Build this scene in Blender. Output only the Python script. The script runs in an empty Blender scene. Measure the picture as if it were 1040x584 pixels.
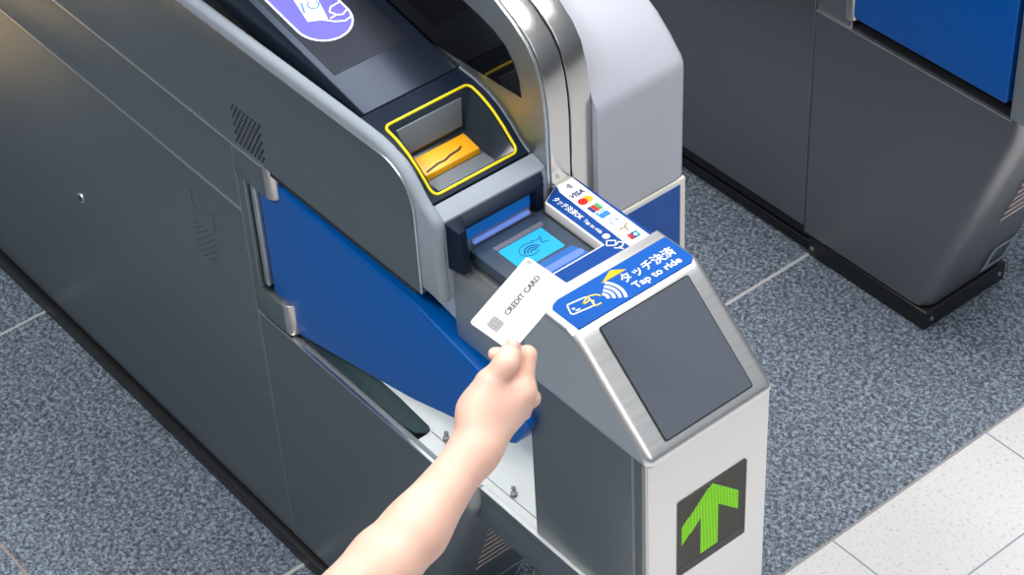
import bpy, bmesh, math, random
import numpy as np
from mathutils import Vector, Matrix
random.seed(4)
S = bpy.context.scene
COL = S.collection
V = Vector

# ------------------------------------------------------------------ materials
def new_mat(name):
    m = bpy.data.materials.new(name); m.use_nodes = True
    nt = m.node_tree
    return m, nt, nt.nodes['Principled BSDF']
def N(nt, t, **kw):
    n = nt.nodes.new(t)
    for k, v in kw.items(): setattr(n, k, v)
    return n
def plain(name, col, rough=.5, metal=0., spec=.5, emit=None, estr=0., coat=0., sss=0., noise=0.):
    m, nt, b = new_mat(name)
    b.inputs['Base Color'].default_value = (*col, 1)
    b.inputs['Roughness'].default_value = rough
    b.inputs['Metallic'].default_value = metal
    b.inputs['Specular IOR Level'].default_value = spec
    b.inputs['Coat Weight'].default_value = coat
    b.inputs['Coat Roughness'].default_value = .05
    if emit:
        b.inputs['Emission Color'].default_value = (*emit, 1); b.inputs['Emission Strength'].default_value = estr
    if noise:
        g = N(nt, 'ShaderNodeNewGeometry'); nz = N(nt, 'ShaderNodeTexNoise')
        nz.inputs['Scale'].default_value = 900; nt.links.new(g.outputs['Position'], nz.inputs['Vector'])
        bp = N(nt, 'ShaderNodeBump'); bp.inputs['Strength'].default_value = noise; bp.inputs['Distance'].default_value = .0004
        nt.links.new(nz.outputs['Fac'], bp.inputs['Height']); nt.links.new(bp.outputs['Normal'], b.inputs['Normal'])
    return m
def steel(name, col, rough, stretch=(1, 40, 400), amt=.10, aniso=0.):
    # brushed stainless: noise stretched along the grain varies roughness and tone
    m, nt, b = new_mat(name)
    b.inputs['Metallic'].default_value = 1
    g = N(nt, 'ShaderNodeNewGeometry'); mp = N(nt, 'ShaderNodeMapping'); mp.inputs['Scale'].default_value = stretch
    nz = N(nt, 'ShaderNodeTexNoise'); nz.inputs['Scale'].default_value = 3; nz.inputs['Detail'].default_value = 4
    nt.links.new(g.outputs['Position'], mp.inputs['Vector']); nt.links.new(mp.outputs['Vector'], nz.inputs['Vector'])
    r = N(nt, 'ShaderNodeMapRange'); r.inputs['To Min'].default_value = rough - amt*.6; r.inputs['To Max'].default_value = rough + amt*.6
    nt.links.new(nz.outputs['Fac'], r.inputs['Value']); nt.links.new(r.outputs['Result'], b.inputs['Roughness'])
    mx = N(nt, 'ShaderNodeMix', data_type='RGBA')
    mx.inputs['A'].default_value = (*[c*.93 for c in col], 1); mx.inputs['B'].default_value = (*[min(1, c*1.05) for c in col], 1)
    nt.links.new(nz.outputs['Fac'], mx.inputs['Factor']); nt.links.new(mx.outputs['Result'], b.inputs['Base Color'])
    return m

M = dict(
    side   = steel('brushed_side_steel', (.265, .295, .297), .34, (2, 2, 260)),
    bright = steel('bright_steel', (.80, .80, .79), .30, (2, 200, 2)),
    head   = steel('head_steel', (.77, .77, .76), .37, (90, 2, 90)),
    band   = steel('polished_band_steel', (.60, .59, .57), .25, (200, 2, 200), .06),
    tray   = plain('tray_satin', (.78, .80, .79), .40, metal=.2),
    tsteel = plain('ledge_satin', (.36, .38, .40), .34, metal=.25),
    frame  = steel('frame_steel', (.50, .53, .53), .44, (2, 2, 260)),
    knuckle= steel('hinge_steel', (.62, .58, .55), .34, (2, 2, 60), .02),
    farside= steel('far_side_steel', (.33, .325, .33), .36, (2, 2, 260)),
    core   = plain('dark_gap', (.012, .013, .014), .6),
    kick   = plain('black_skirting', (.012, .012, .013), .35),
    bezel  = plain('pale_grey_plastic', (.27, .31, .36), .55, spec=.2, noise=.1),
    cowl   = plain('light_grey_paint', (.47, .495, .56), .36, coat=.1, noise=.1),
    cream  = plain('cream_white_plastic', (.80, .77, .70), .45),
    navy   = plain('navy_black_plastic', (.004, .011, .026), .5, spec=.16),
    slot   = plain('slot_plastic', (.022, .032, .045), .22),
    slotlt = plain('slot_grey_plastic', (.15, .17, .19), .28),
    gloss  = plain('black_gloss', (.004, .004, .005), .06, spec=.5),
    disp   = plain('smoked_display_glass', (.010, .016, .028), .30, spec=.32),
    disp2  = plain('smoked_display_panel', (.016, .018, .026), .32, spec=.30),
    dgrey  = plain('screen_grey', (.085, .10, .125), .28, spec=.5),
    blue   = plain('blue_flap_plastic', (.0, .098, .40), .32, spec=.22, noise=.03),
    farblue= plain('far_flap_plastic', (.0, .085, .38), .34, spec=.3),
    sblue  = plain('sticker_blue', (.0, .085, .40), .4, spec=.25),
    sdark  = plain('sticker_dark_blue', (.0, .05, .26), .4, spec=.25),
    white  = plain('sticker_white', (.88, .88, .87), .4),
    yellow = plain('sticker_yellow', (.90, .44, .004), .4),
    lyellow= plain('sticker_pale_yellow', (.85, .60, .06), .4),
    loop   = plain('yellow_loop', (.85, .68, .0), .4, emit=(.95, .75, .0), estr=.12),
    orange = plain('orange_insert', (.80, .36, .003), .38),
    red    = plain('logo_red', (.75, .01, .01), .4),
    lorange= plain('logo_orange', (.93, .40, .01), .4),
    lblue  = plain('logo_blue', (.02, .20, .60), .4),
    lgreen = plain('logo_green', (.02, .36, .10), .4),
    lteal  = plain('logo_teal', (.005, .25, .30), .4),
    lgrey  = plain('logo_grey', (.34, .42, .56), .4),
    lbrown = plain('logo_brown', (.28, .16, .06), .4),
    ltxt   = plain('logo_navy', (.015, .035, .18), .4),
    card   = plain('card_plastic', (.88, .88, .88), .38),
    ctext  = plain('card_print', (.055, .055, .06), .5),
    chip   = plain('chip_metal', (.30, .30, .31), .45),
    chipln = plain('chip_line', (.16, .16, .17), .5),
    ledbk  = plain('led_panel', (.050, .048, .042), .32),
    ledbot = plain('led_panel_band', (.012, .013, .014), .35),
    leddot = plain('led_dot_off', (.14, .132, .115), .5),
    led    = plain('led_green', (.10, .45, .005), .5, emit=(.30, .74, .01), estr=.85),
    ledglow= plain('led_green_diffuser', (.02, .10, .002), .5, emit=(.10, .34, .003), estr=.16),
    rscreen= plain('reader_screen', (.01, .25, .45), .3, emit=(.012, .25, .66), estr=.70),
    rbar   = plain('reader_light_bar', (.07, .12, .42), .4, spec=.2, emit=(.22, .36, .90), estr=.50),
    rglow  = plain('reader_glow_panel', (.002, .07, .26), .45, emit=(.0, .11, .42), estr=.55),
    rgrey  = plain('reader_grey', (.11, .11, .15), .4),
    rdark  = plain('reader_body', (.035, .055, .085), .35),
    rprint = plain('reader_print', (.0, .05, .16), .4),
    icon   = plain('icon_purple', (.06, .05, .30), .4, emit=(.13, .125, .60), estr=.66),
    iconb  = plain('icon_blue', (.05, .15, .50), .4, emit=(.06, .20, .72), estr=.8),
    iconw  = plain('icon_white', (.8, .8, .9), .4, emit=(.86, .88, 1), estr=.95),
    screw  = plain('screw_steel', (.25, .26, .25), .35, metal=1),
    nail   = plain('fingernail', (.84, .47, .42), .25),
    stripe = plain('vent_stripe', (.62, .50, .47), .5),
)
def skin():
    m, nt, b = new_mat('skin')
    g = N(nt, 'ShaderNodeNewGeometry'); nz = N(nt, 'ShaderNodeTexNoise'); nz.inputs['Scale'].default_value = 26; nz.inputs['Detail'].default_value = 3
    nt.links.new(g.outputs['Position'], nz.inputs['Vector'])
    r = N(nt, 'ShaderNodeValToRGB')
    r.color_ramp.elements[0].position = .3; r.color_ramp.elements[0].color = (.82, .50, .395, 1)
    r.color_ramp.elements[1].position = .7; r.color_ramp.elements[1].color = (.88, .585, .465, 1)
    nt.links.new(nz.outputs['Fac'], r.inputs['Fac']); nt.links.new(r.outputs['Color'], b.inputs['Base Color'])
    b.inputs['Roughness'].default_value = .5
    b.inputs['Subsurface Weight'].default_value = .35
    b.inputs['Subsurface Radius'].default_value = (1, .35, .2); b.inputs['Subsurface Scale'].default_value = .003
    return m
M['skin'] = skin()
def granite():
    m, nt, b = new_mat('blue_grey_granite')
    L = nt.links.new
    g = N(nt, 'ShaderNodeNewGeometry')
    vo = N(nt, 'ShaderNodeTexVoronoi'); vo.inputs['Scale'].default_value = 360; vo.inputs['Randomness'].default_value = 1
    L(g.outputs['Position'], vo.inputs['Vector'])
    sc_ = N(nt, 'ShaderNodeSeparateColor'); L(vo.outputs['Color'], sc_.inputs['Color'])
    n1 = N(nt, 'ShaderNodeTexNoise'); n1.inputs['Scale'].default_value = 150; n1.inputs['Detail'].default_value = 3
    L(g.outputs['Position'], n1.inputs['Vector'])
    ad = N(nt, 'ShaderNodeMath', operation='MULTIPLY_ADD'); ad.inputs[1].default_value = 1.3; L(n1.outputs['Fac'], ad.inputs[0])
    hf = N(nt, 'ShaderNodeMath', operation='MULTIPLY_ADD'); hf.inputs[1].default_value = .46; hf.inputs[2].default_value = -.385; L(sc_.outputs[0], hf.inputs[0]); L(hf.outputs[0], ad.inputs[2])
    r = N(nt, 'ShaderNodeValToRGB'); e = r.color_ramp.elements
    e[0].position = .22; e[0].color = (.036, .050, .068, 1); e[1].position = .82; e[1].color = (.32, .375, .45, 1)
    x = e.new(.5); x.color = (.125, .158, .200, 1)
    L(ad.outputs[0], r.inputs['Fac'])
    # slab joints
    sp = N(nt, 'ShaderNodeSeparateXYZ'); L(g.outputs['Position'], sp.inputs['Vector'])
    def line(axis, v, w):
        s = N(nt, 'ShaderNodeMath', operation='SUBTRACT'); s.inputs[1].default_value = v; L(sp.outputs[axis], s.inputs[0])
        a = N(nt, 'ShaderNodeMath', operation='ABSOLUTE'); L(s.outputs[0], a.inputs[0])
        c = N(nt, 'ShaderNodeMath', operation='LESS_THAN'); c.inputs[1].default_value = w; L(a.outputs[0], c.inputs[0])
        return c
    c1 = line('X', -.6985, .0030); c2 = line('Y', -.331, .0016); c3 = line('X', -1.42, .0025)
    m1 = N(nt, 'ShaderNodeMath', operation='MAXIMUM'); L(c1.outputs[0], m1.inputs[0]); L(c3.outputs[0], m1.inputs[1])
    mx = N(nt, 'ShaderNodeMix', data_type='RGBA'); L(m1.outputs[0], mx.inputs['Factor']); L(r.outputs['Color'], mx.inputs['A']); mx.inputs['B'].default_value = (.50, .50, .50, 1)
    m2 = N(nt, 'ShaderNodeMix', data_type='RGBA'); L(c2.outputs[0], m2.inputs['Factor']); L(mx.outputs['Result'], m2.inputs['A']); m2.inputs['B'].default_value = (.36, .27, .20, 1)
    L(m2.outputs['Result'], b.inputs['Base Color'])
    b.inputs['Roughness'].default_value = .55
    return m
for k_ in ('disp', 'disp2'): M[k_].node_tree.nodes['Principled BSDF'].inputs['Specular Tint'].default_value = (.62, .74, 1, 1)
M['granite'] = granite()
def pale_tile():
    m, nt, b = new_mat('pale_floor_tile')
    L = nt.links.new
    g = N(nt, 'ShaderNodeNewGeometry')
    n1 = N(nt, 'ShaderNodeTexNoise'); n1.inputs['Scale'].default_value = 170; n1.inputs['Detail'].default_value = 4
    L(g.outputs['Position'], n1.inputs['Vector'])
    r = N(nt, 'ShaderNodeValToRGB'); e = r.color_ramp.elements
    e[0].position = .30; e[0].color = (.50, .50, .51, 1); e[1].position = .46; e[1].color = (.655, .65, .655, 1)
    L(n1.outputs['Fac'], r.inputs['Fac'])
    sp = N(nt, 'ShaderNodeSeparateXYZ'); L(g.outputs['Position'], sp.inputs['Vector'])
    def line(axis, off, period, w):
        s = N(nt, 'ShaderNodeMath', operation='SUBTRACT'); s.inputs[1].default_value = off; L(sp.outputs[axis], s.inputs[0])
        p = N(nt, 'ShaderNodeMath', operation='PINGPONG'); p.inputs[1].default_value = period/2; L(s.outputs[0], p.inputs[0])
        c = N(nt, 'ShaderNodeMath', operation='LESS_THAN'); c.inputs[1].default_value = w; L(p.outputs[0], c.inputs[0])
        return c
    c1 = line('Y', .558, .3195, .0014); c2 = line('X', -.0695, .174, .0014)
    mm = N(nt, 'ShaderNodeMath', operation='MAXIMUM'); L(c1.outputs[0], mm.inputs[0]); L(c2.outputs[0], mm.inputs[1])
    mx = N(nt, 'ShaderNodeMix', data_type='RGBA'); L(mm.outputs[0], mx.inputs['Factor']); L(r.outputs['Color'], mx.inputs['A']); mx.inputs['B'].default_value = (.24, .28, .34, 1)
    L(mx.outputs['Result'], b.inputs['Base Color'])
    b.inputs['Roughness'].default_value = .5
    return m
M['tile'] = pale_tile()

# ------------------------------------------------------------------ mesh helpers
class MB:
    def __init__(s): s.v = []; s.f = []
    def add(s, vs, fs):
        o = len(s.v); s.v += [tuple(v) for v in vs]; s.f += [tuple(i+o for i in f) for f in fs]; return s
    def box(s, a, b):
        x0, y0, z0 = a; x1, y1, z1 = b
        return s.prism([(x0, z0), (x1, z0), (x1, z1), (x0, z1)], y0, y1)
    def prism(s, poly, y0, y1):                 # outline in XZ swept along Y
        n = len(poly)
        vs = [(x, y0, z) for x, z in poly] + [(x, y1, z) for x, z in poly]
        return s.add(vs, [tuple(range(n)), tuple(range(2*n-1, n-1, -1))] + [(i, i+n, (i+1) % n + n, (i+1) % n) for i in range(n)])
    def plate(s, poly, o, u, v, t):             # outline in a plane (o,u,v) given thickness t along u x v
        o, u, v = V(o), V(u), V(v); w = u.cross(v).normalized()*t; n = len(poly)
        lo = [o + u*a + v*b for a, b in poly]; hi = [p + w for p in lo]
        return s.add(lo + hi, [tuple(range(n-1, -1, -1)), tuple(range(n, 2*n))] + [(i, (i+1) % n, (i+1) % n + n, i+n) for i in range(n)])
    def loft(s, loops, closed=True, cap=True):
        n = len(loops[0]); o = len(s.v)
        for l in loops: s.v += [tuple(p) for p in l]
        for k in range(len(loops)-1):
            for i in range(n if closed else n-1):
                j = (i+1) % n
                s.f.append((o+k*n+i, o+k*n+j, o+(k+1)*n+j, o+(k+1)*n+i))
        if cap and closed:
            s.f.append(tuple(o+i for i in range(n-1, -1, -1))); s.f.append(tuple(o+(len(loops)-1)*n+i for i in range(n)))
        return s
    def tube(s, pts, r, seg=8, closed=False):
        pts = [V(p) for p in pts]; loops = []; n = len(pts)
        for i, p in enumerate(pts):
            a = pts[(i-1) % n] if (closed or i) else p; b = pts[(i+1) % n] if (closed or i < n-1) else p
            t = (b-a).normalized(); q = V((0, 0, 1)) if abs(t.z) < .9 else V((1, 0, 0))
            x = t.cross(q).normalized(); y = x.cross(t)
            loops.append([p + x*r*math.cos(2*math.pi*k/seg) + y*r*math.sin(2*math.pi*k/seg) for k in range(seg)])
        if closed: loops.append(loops[0])
        return s.loft(loops, True, not closed)
    def cyl(s, a, b, r, seg=24): return s.tube([a, b], r, seg)
    def disc(s, o, u, v, r, t=.0003, seg=10):
        return s.plate([(r*math.cos(2*math.pi*k/seg), r*math.sin(2*math.pi*k/seg)) for k in range(seg)], o, u, v, t)
    def stroke(s, pts, w, o, u, v, t=.0003, closed=False):   # flat line of width w through 2D points
        P = [V((a, b)) for a, b in pts]; n = len(P)
        o, u, v = V(o), V(u), V(v); up_ = u.cross(v).normalized()*t; loops = []
        for i, p in enumerate(P):
            a = P[(i-1) % n] if (closed or i) else p; b = P[(i+1) % n] if (closed or i < n-1) else p
            d = (b-a).normalized(); k = 1
            if (b-p).length > 1e-9 and (p-a).length > 1e-9:
                k = 1/max(.5, (b-p).normalized().dot(d))
            q = V((-d.y, d.x))*w/2*k
            l, r_ = o+u*(p+q).x+v*(p+q).y, o+u*(p-q).x+v*(p-q).y
            loops.append([l, r_, r_+up_, l+up_])
        if closed: loops.append(loops[0])
        return s.loft(loops, True, not closed)
    def build(s, name, mat, parent=None, bevel=0, seg=3, ang=30, smooth=True, weld=True):
        me = bpy.data.meshes.new(name)
        off = V((0, 0, 0)); p = parent
        while p is not None: off += p.location; p = p.parent
        me.from_pydata([tuple(V(v)-off) for v in s.v], [], s.f)
        bm = bmesh.new(); bm.from_mesh(me)
        if weld: bmesh.ops.remove_doubles(bm, verts=bm.verts, dist=1e-6)
        bmesh.ops.recalc_face_normals(bm, faces=bm.faces)
        if bevel:
            es = [e for e in bm.edges if len(e.link_faces) == 2 and e.calc_face_angle(0) > math.radians(ang)]
            bmesh.ops.bevel(bm, geom=es, offset=bevel, segments=seg, profile=.5, affect='EDGES', clamp_overlap=True)
        for f in bm.faces: f.smooth = smooth
        for e in bm.edges: e.smooth = not (len(e.link_faces) == 2 and e.calc_face_angle(0) > math.radians(35))
        bm.to_mesh(me); bm.free()
        me.materials.append(mat)
        o = bpy.data.objects.new(name, me); COL.objects.link(o)
        if parent: o.parent = parent
        return o
def empty(name, loc):
    o = bpy.data.objects.new(name, None); COL.objects.link(o); o.location = loc; o.empty_display_size = .05
    return o
def tag(o, label, cat, group=None):
    o['label'] = label; o['category'] = cat
    if group: o['group'] = group
    return o
def rrect(x0, y0, x1, y1, r, seg=5):
    P = []
    for cx, cy, a in ((x1-r, y1-r, 0), (x0+r, y1-r, 90), (x0+r, y0+r, 180), (x1-r, y0+r, 270)):
        for k in range(seg+1):
            t = math.radians(a+90*k/seg); P.append((cx+r*math.cos(t), cy+r*math.sin(t)))
    return P
def arc(cx, cy, r, a0, a1, n=12):
    return [(cx+r*math.cos(math.radians(a0+(a1-a0)*k/n)), cy+r*math.sin(math.radians(a0+(a1-a0)*k/n))) for k in range(n+1)]
def fillet(poly, rad, seg=6):
    out = []; n = len(poly)
    for i, p in enumerate(poly):
        r = rad[i] if isinstance(rad, (list, tuple)) else rad
        if r <= 0: out.append(p); continue
        P = V(p); a = (V(poly[i-1])-P); b = (V(poly[(i+1) % n])-P)
        la, lb = a.length, b.length; a.normalize(); b.normalize()
        th = math.acos(max(-1, min(1, a.dot(b)))); d = min(r/math.tan(th/2), la*.48, lb*.48); rr = d*math.tan(th/2)
        c = P + (a+b).normalized()*(rr/math.sin(th/2))
        s, e = P+a*d-c, P+b*d-c
        a0 = math.atan2(s.y, s.x); a1 = math.atan2(e.y, e.x)
        while a1-a0 > math.pi: a1 -= 2*math.pi
        while a1-a0 < -math.pi: a1 += 2*math.pi
        out += [(c.x+rr*math.cos(a0+(a1-a0)*k/seg), c.y+rr*math.sin(a0+(a1-a0)*k/seg)) for k in range(seg+1)]
    return out
def text(body, a0, a1, b0, b1, o, u, v, name, mat, parent, bold=0., t=.0003, shear=0.):
    # lettering fitted to the rectangle a0..a1 (reading direction u) by b0..b1 (upward direction v)
    c = bpy.data.curves.new('letters', 'FONT'); c.body = body; c.size = 1; c.offset = bold; c.fill_mode = 'BOTH'; c.shear = shear; c.resolution_u = 3
    ob = bpy.data.objects.new('letters', c); COL.objects.link(ob)
    bpy.context.view_layer.update()
    dg = bpy.context.evaluated_depsgraph_get()
    me = ob.evaluated_get(dg).to_mesh()
    vs = [tuple(q.co) for q in me.vertices]; fs = [tuple(p.vertices) for p in me.polygons]
    ob.evaluated_get(dg).to_mesh_clear()
    bpy.data.objects.remove(ob); bpy.data.curves.remove(c)
    xs = [q[0] for q in vs]; ys = [q[1] for q in vs]
    o, u, v = V(o), V(u), V(v); n = u.cross(v).normalized()*t
    sx = (a1-a0)/(max(xs)-min(xs)); sy = (b1-b0)/(max(ys)-min(ys)); mx, my = min(xs), min(ys)
    m = MB(); m.add([o + u*(a0+(x-mx)*sx) + v*(b0+(y-my)*sy) + n for x, y, _ in vs], fs)
    return m.build(name, mat, parent, weld=False, smooth=False)

X, Y, Z = V((1, 0, 0)), V((0, 1, 0)), V((0, 0, 1))

# ------------------------------------------------------------------ the setting
f = MB().add([(-6, -4, 0), (-.2385, -4, 0), (-.2385, 5, 0), (-6, 5, 0), (-6, -4, -.05), (-.2385, -4, -.05), (-.2385, 5, -.05), (-6, 5, -.05)],
             [(0, 1, 2, 3), (4, 7, 6, 5), (0, 4, 5, 1), (1, 5, 6, 2), (2, 6, 7, 3), (3, 7, 4, 0)]).build('floor', M['granite']); f['kind'] = 'structure'
f = MB().add([(-.2385, -4, 0), (4, -4, 0), (4, 5, 0), (-.2385, 5, 0), (-.2385, -4, -.05), (4, -4, -.05), (4, 5, -.05), (-.2385, 5, -.05)],
             [(0, 1, 2, 3), (4, 7, 6, 5), (0, 4, 5, 1), (1, 5, 6, 2), (2, 6, 7, 3), (3, 7, 4, 0)]).build('trim_1', M['tile']); f['kind'] = 'structure'
f = MB().box((-.2405, -4, -.02), (-.2365, 5, .0006)).build('trim_2', plain('joint_strip', (.30, .29, .29), .5)); f['kind'] = 'structure'

# ------------------------------------------------------------------ the near ticket gate
G = tag(empty('ticket_gate', (-.80, .10, 0)), 'large steel ticket gate with card reader, blue flap and green arrow display', 'ticket gate')
BX = -2.3                                                       # far end of the cabinet
# lower cabinet: core, skirting, outer panels
core = [(BX, .03), (-.500, .03), (-.370, .40), (-.340, .42), (-.340, .450), (-.722, .450), (-.722, .72), (BX, .72)]
MB().prism(core, -.016, .150).build('cabinet_core', M['core'], G)
m = MB(); m.box((BX, -.0262, 0), (-.448, .160, .026)); m.box((BX, -.012, .026), (-.455, .150, .045)); m.build('kick_plate', M['kick'], G, .002)
MB().box((BX, -.020, .041), (-.7205, .02, .6266)).build('side_panel', M['side'], G, .0014)
MB().box((BX, -.0211, .6259), (-.7205, .0, .6287)).build('seam_highlight', M['bright'], G)  # light steel strips stand in for the edge highlights along the seams
MB().box((BX, -.0211, .7305), (-.6560, .0, .7333)).build('seam_highlight', M['bright'], G)
MB().box((-.7206, -.0204, .041), (-.7190, .0, .7310)).build('seam_highlight', M['frame'], G)
MB().box((-.7185, -.0208, .4614), (-.3060, -.0172, .4638)).build('seam_highlight', M['bright'], G)
MB().box((BX, -.020, .6280), (-.7205, .02, .7312)).build('side_panel', M['side'], G, .0014)
# front part of the cabinet with the undercut end
def plan_outline(x0, xe, y0, y1, rad, rad2):
    P = [(x0, y0)] + [(xe-rad+rad*math.sin(math.radians(a)), y0+rad-rad*math.cos(math.radians(a))) for a in range(0, 91, 10)]
    return P + [(xe-rad2+rad2*math.cos(math.radians(a)), y1-rad2+rad2*math.sin(math.radians(a))) for a in range(0, 91, 15)] + [(x0, y1)]
def cabinet_end(x0, y0, y1, levels, rad, rad2, mat, parent):
    loops = [[(x, y, z) for x, y in plan_outline(x0, xe, y0, y1, rad, rad2)] for z, xe in levels]
    return MB().loft(loops).build('cabinet_end', mat, parent)
CE = cabinet_end(-.7192, -.020, .166, [(.041, -.452), (.20, -.3855), (.394, -.3040), (.408, -.2975), (.420, -.2900), (.432, -.2860), (.4475, -.2860)], .021, .005, M['side'], G)
ou = plan_outline(-.7192, -.286, -.020, .166, .021, .005)[:11]; inn_ = plan_outline(-.7192, -.2885, -.0175, .166, .0185, .005)[:11]
MB().loft([[(a[0], a[1], .4470), (b[0], b[1], .4470), (b[0], b[1], .4632), (a[0], a[1], .4632)] for a, b in zip(ou, inn_)]).build('tray_wall', M['side'], G)
# vent stripes and notice on the slanted end
eo = V((-.302, 0, .398)); ev = V((.150, 0, .357)).normalized(); eu = Y
def end_marks(parent, y0):
    m = MB()
    for k in range(8): m.plate([(y0+.038+.0018*k, -.0845-.0195*k), (y0+.138, -.0845-.0195*k), (y0+.138, -.0780-.0195*k), (y0+.038+.0018*k, -.0780-.0195*k)], eo, eu, ev, .0006)
    m.build('vent', M['stripe'], parent)
    m = MB(); m.stroke([(y0+.108, -.372), (y0+.158, -.372), (y0+.158, -.322), (y0+.108, -.322)], .006, eo, eu, ev, .0005, True)
    m.build('notice', M['lgrey'], parent)
end_marks(G, 0)
# perforated fields, lock and embossed mark on the side
m = MB()
for i in range(8):
    for j in range(10):
        x = -.7035+i*.0078+(.0039 if j % 2 else 0); z = .7425+j*.0060
        m.disc((x, -.0202, z), X, Z, .0019, .0004, 8)
m.build('speaker_holes', M['core'], G)
m = MB()
for i in range(9):
    for j in range(6): m.plate([(0, 0), (.0042, .0014), (.0042, .0032), (0, .0018)], (-.853+i*.0060, -.0202, .478+j*.0098+(.0035 if i % 2 else 0)), X, Z, .0003)
m.build('vent_holes', plain('slot_shadow', (.10, .09, .09), .6), G)
m = MB(); m.stroke([(-.846, .588), (-.846, .563), (-.838, .556)], .0015, (0, -.0202, 0), X, Z); m2 = MB(); m2.stroke([(-.812, .570), (-.797, .570), (-.797, .545)], .0015, (0, -.0202, 0), X, Z); m2.build('embossed_mark', plain('embossed_tone', (.09, .10, .10), .5), G)
m.build('embossed_mark', plain('embossed_shadow', (.09, .10, .10), .5), G)
lk = MB().cyl((-1.1905, -.018, .3675), (-1.1905, -.0222, .3675), .0085, 24).build('lock', M['bright'], G, .001)
MB().cyl((-1.1905, -.0215, .3675), (-1.1905, -.0228, .3675), .0050, 16).build('keyway', M['core'], lk)
# hinge column beside the flap
col_ = MB()
col_.box((-.7192, -.0195, .464), (-.7040, .02, .731)).build('hinge_post', M['side'], G, .001)
MB().box((-.7000, -.0150, .517), (-.6905, .02, .682)).build('hinge_plate', M['frame'], G, .002)
MB().box((-.7045, .004, .500), (-.6880, .03, .700)).build('hinge_recess', M['core'], G)
for z0, z1, x1 in ((.684, .7312, -.640), (.4665, .511, -.641)):
    h = MB(); h.box((-.7185, -.0205, z0), (x1-.012, .03, z1)); hb = h.build('hinge_bracket', M['side'], G, .0012)
    MB().cyl((x1-.012, -.0085, z0+.0005), (x1-.012, -.0085, z1+.004), .0120, 28).build('hinge_knuckle', M['knuckle'], hb, .001)
# upper side panel with its rounded front corner
up = fillet([(BX, .7325), (-.3445, .7325), (-.3445, .8955), (BX, .8955)], [0, 0, .052, 0], 10)
MB().prism(up, -.0200, .0).build('upper_side_panel', M['side'], G, .0012)
MB().tube([(BX, -.0194, .8958)] + [(x, -.0194, z+.0003) for x, z in up[::-1] if z > .80 and x > -1] + [(-.3443, -.0194, .7340)], .0011, 6).build('edge_trim', M['bright'], G)
# flap in its pocket
MB().box((BX, -.0165, .722), (-.36, .13, .76)).build('body_core', M['core'], G)
fl = fillet([(-.688, .468), (-.662, .460), (-.400, .527), (-.222, .588), (-.206, .598), (-.190, .622), (-.176, .652), (-.376, .693), (-.688, .7035)], [.01, 0, .05, .02, .012, .012, .02, .10, .012], 6)
MB().prism(fl, -.0110, .0165).build('barrier_flap', M['blue'], G, .0045, 4)
# tray under the flap
cov = [(.0105, .4480), (.0105, .4555)] + [(.062+.040*math.sin(math.radians(a)), .4955-.040*math.cos(math.radians(a))) for a in range(0, 91, 10)] + [(.102, .70), (.112, .70), (.112, .4480)]
tr = MB(); tr.loft([[(x, y, z) for y, z in cov] for x in (-.716, -.1915)]); tr.box((-.403, -.0060, .448), (-.303, .0105, .4555)); tr.box((-.303, -.0015, .448), (-.1915, .0105, .4555))
tr.build('tray', M['tray'], G)
lip = MB(); lip.loft([[(x, -.0178, .4475), (x, -.0178, .4622), (x, -.0145, .4618), (x, -.0060, .4560), (x, -.0060, .4475)] for x in (-.664, -.302)]); lip.build('tray_ledge', M['tsteel'], G)
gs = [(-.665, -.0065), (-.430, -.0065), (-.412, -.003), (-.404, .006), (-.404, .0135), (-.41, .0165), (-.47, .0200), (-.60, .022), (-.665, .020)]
MB().plate(gs, (0, 0, .4557), X, Y, .0035).build('flap_reflection_plate', plain('flap_reflection_teal', (.035, .062, .068), .4, spec=.15), G, .0015)  # dark teal of this plate paints in the flap's dark reflection
MB().stroke([(-.403, .0145), (-.19, .0180)], .0012, (0, 0, .4555), X, Y, .0004).build('tray_seam', M['screw'], G)
for x, y in ((-.3800, .0190), (-.2560, .0215)):
    s_ = MB(); s_.cyl((x, y, .4555), (x, y, .4600), .0042, 14); s_.cyl((x-.008, y+.006, .4555), (x-.008, y+.006, .4585), .0028, 12); s_.build('screw', M['screw'], G, .0006)
# beam that carries the slim post
MB().box((-.300, -.0032, .4025), (-.002, .150, .4560 if 0 else .4478)).build('support_beam', M['side'], G, .0012)
MB().box((-.300, -.0032, .4475), (-.002, .0030, .4606)).build('beam_face', M['side'], G, .0008)
MB().box((-.300, -.0036, .4604), (-.002, .0032, .4622)).build('beam_lip', M['tray'], G, .0006)
# slim post
MB().box((-.190, .008, .0), (-.006, .166, .403)).build('post_base', M['side'], G, .004)
MB().box((-.1885, .0002, .462), (-.0225, .172, .712)).build('post_side_panel', M['side'], G, .0012)
MB().box((-.030, .0008, .403), (-.0045, .1725, .712)).build('post_corner', M['side'], G, .005, 4)
MB().box((-.0075, .0012, .403), (-.0030, .010, .711)).build('corner_trim', M['knuckle'], G, .0015, 3)
MB().box((-.0235, -.0002, .462), (-.0215, .010, .711)).build('seam_highlight', M['knuckle'], G)
MB().box((-.015, .0035, .403), (.0, .1735, .7105)).build('post_front_panel', M['head'], G, .0035, 4)
lv = [(.7105, .0012, .0022), (.7116, .0028, .0006), (.7135, .0035, 0), (.7180, .0035, 0), (.7205, .0026, 0), (.7232, .0002, 0)] + [(z, .0035-1.139*(z-.7205), 0) for z in (.728, .75, .775, .80, .812)] + [(.8160, -.1062, .0002), (.8185, -.1100, .0010), (.8199, -.1140, .0024), (.8203, -.1180, .0042)]
loops = []
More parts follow.
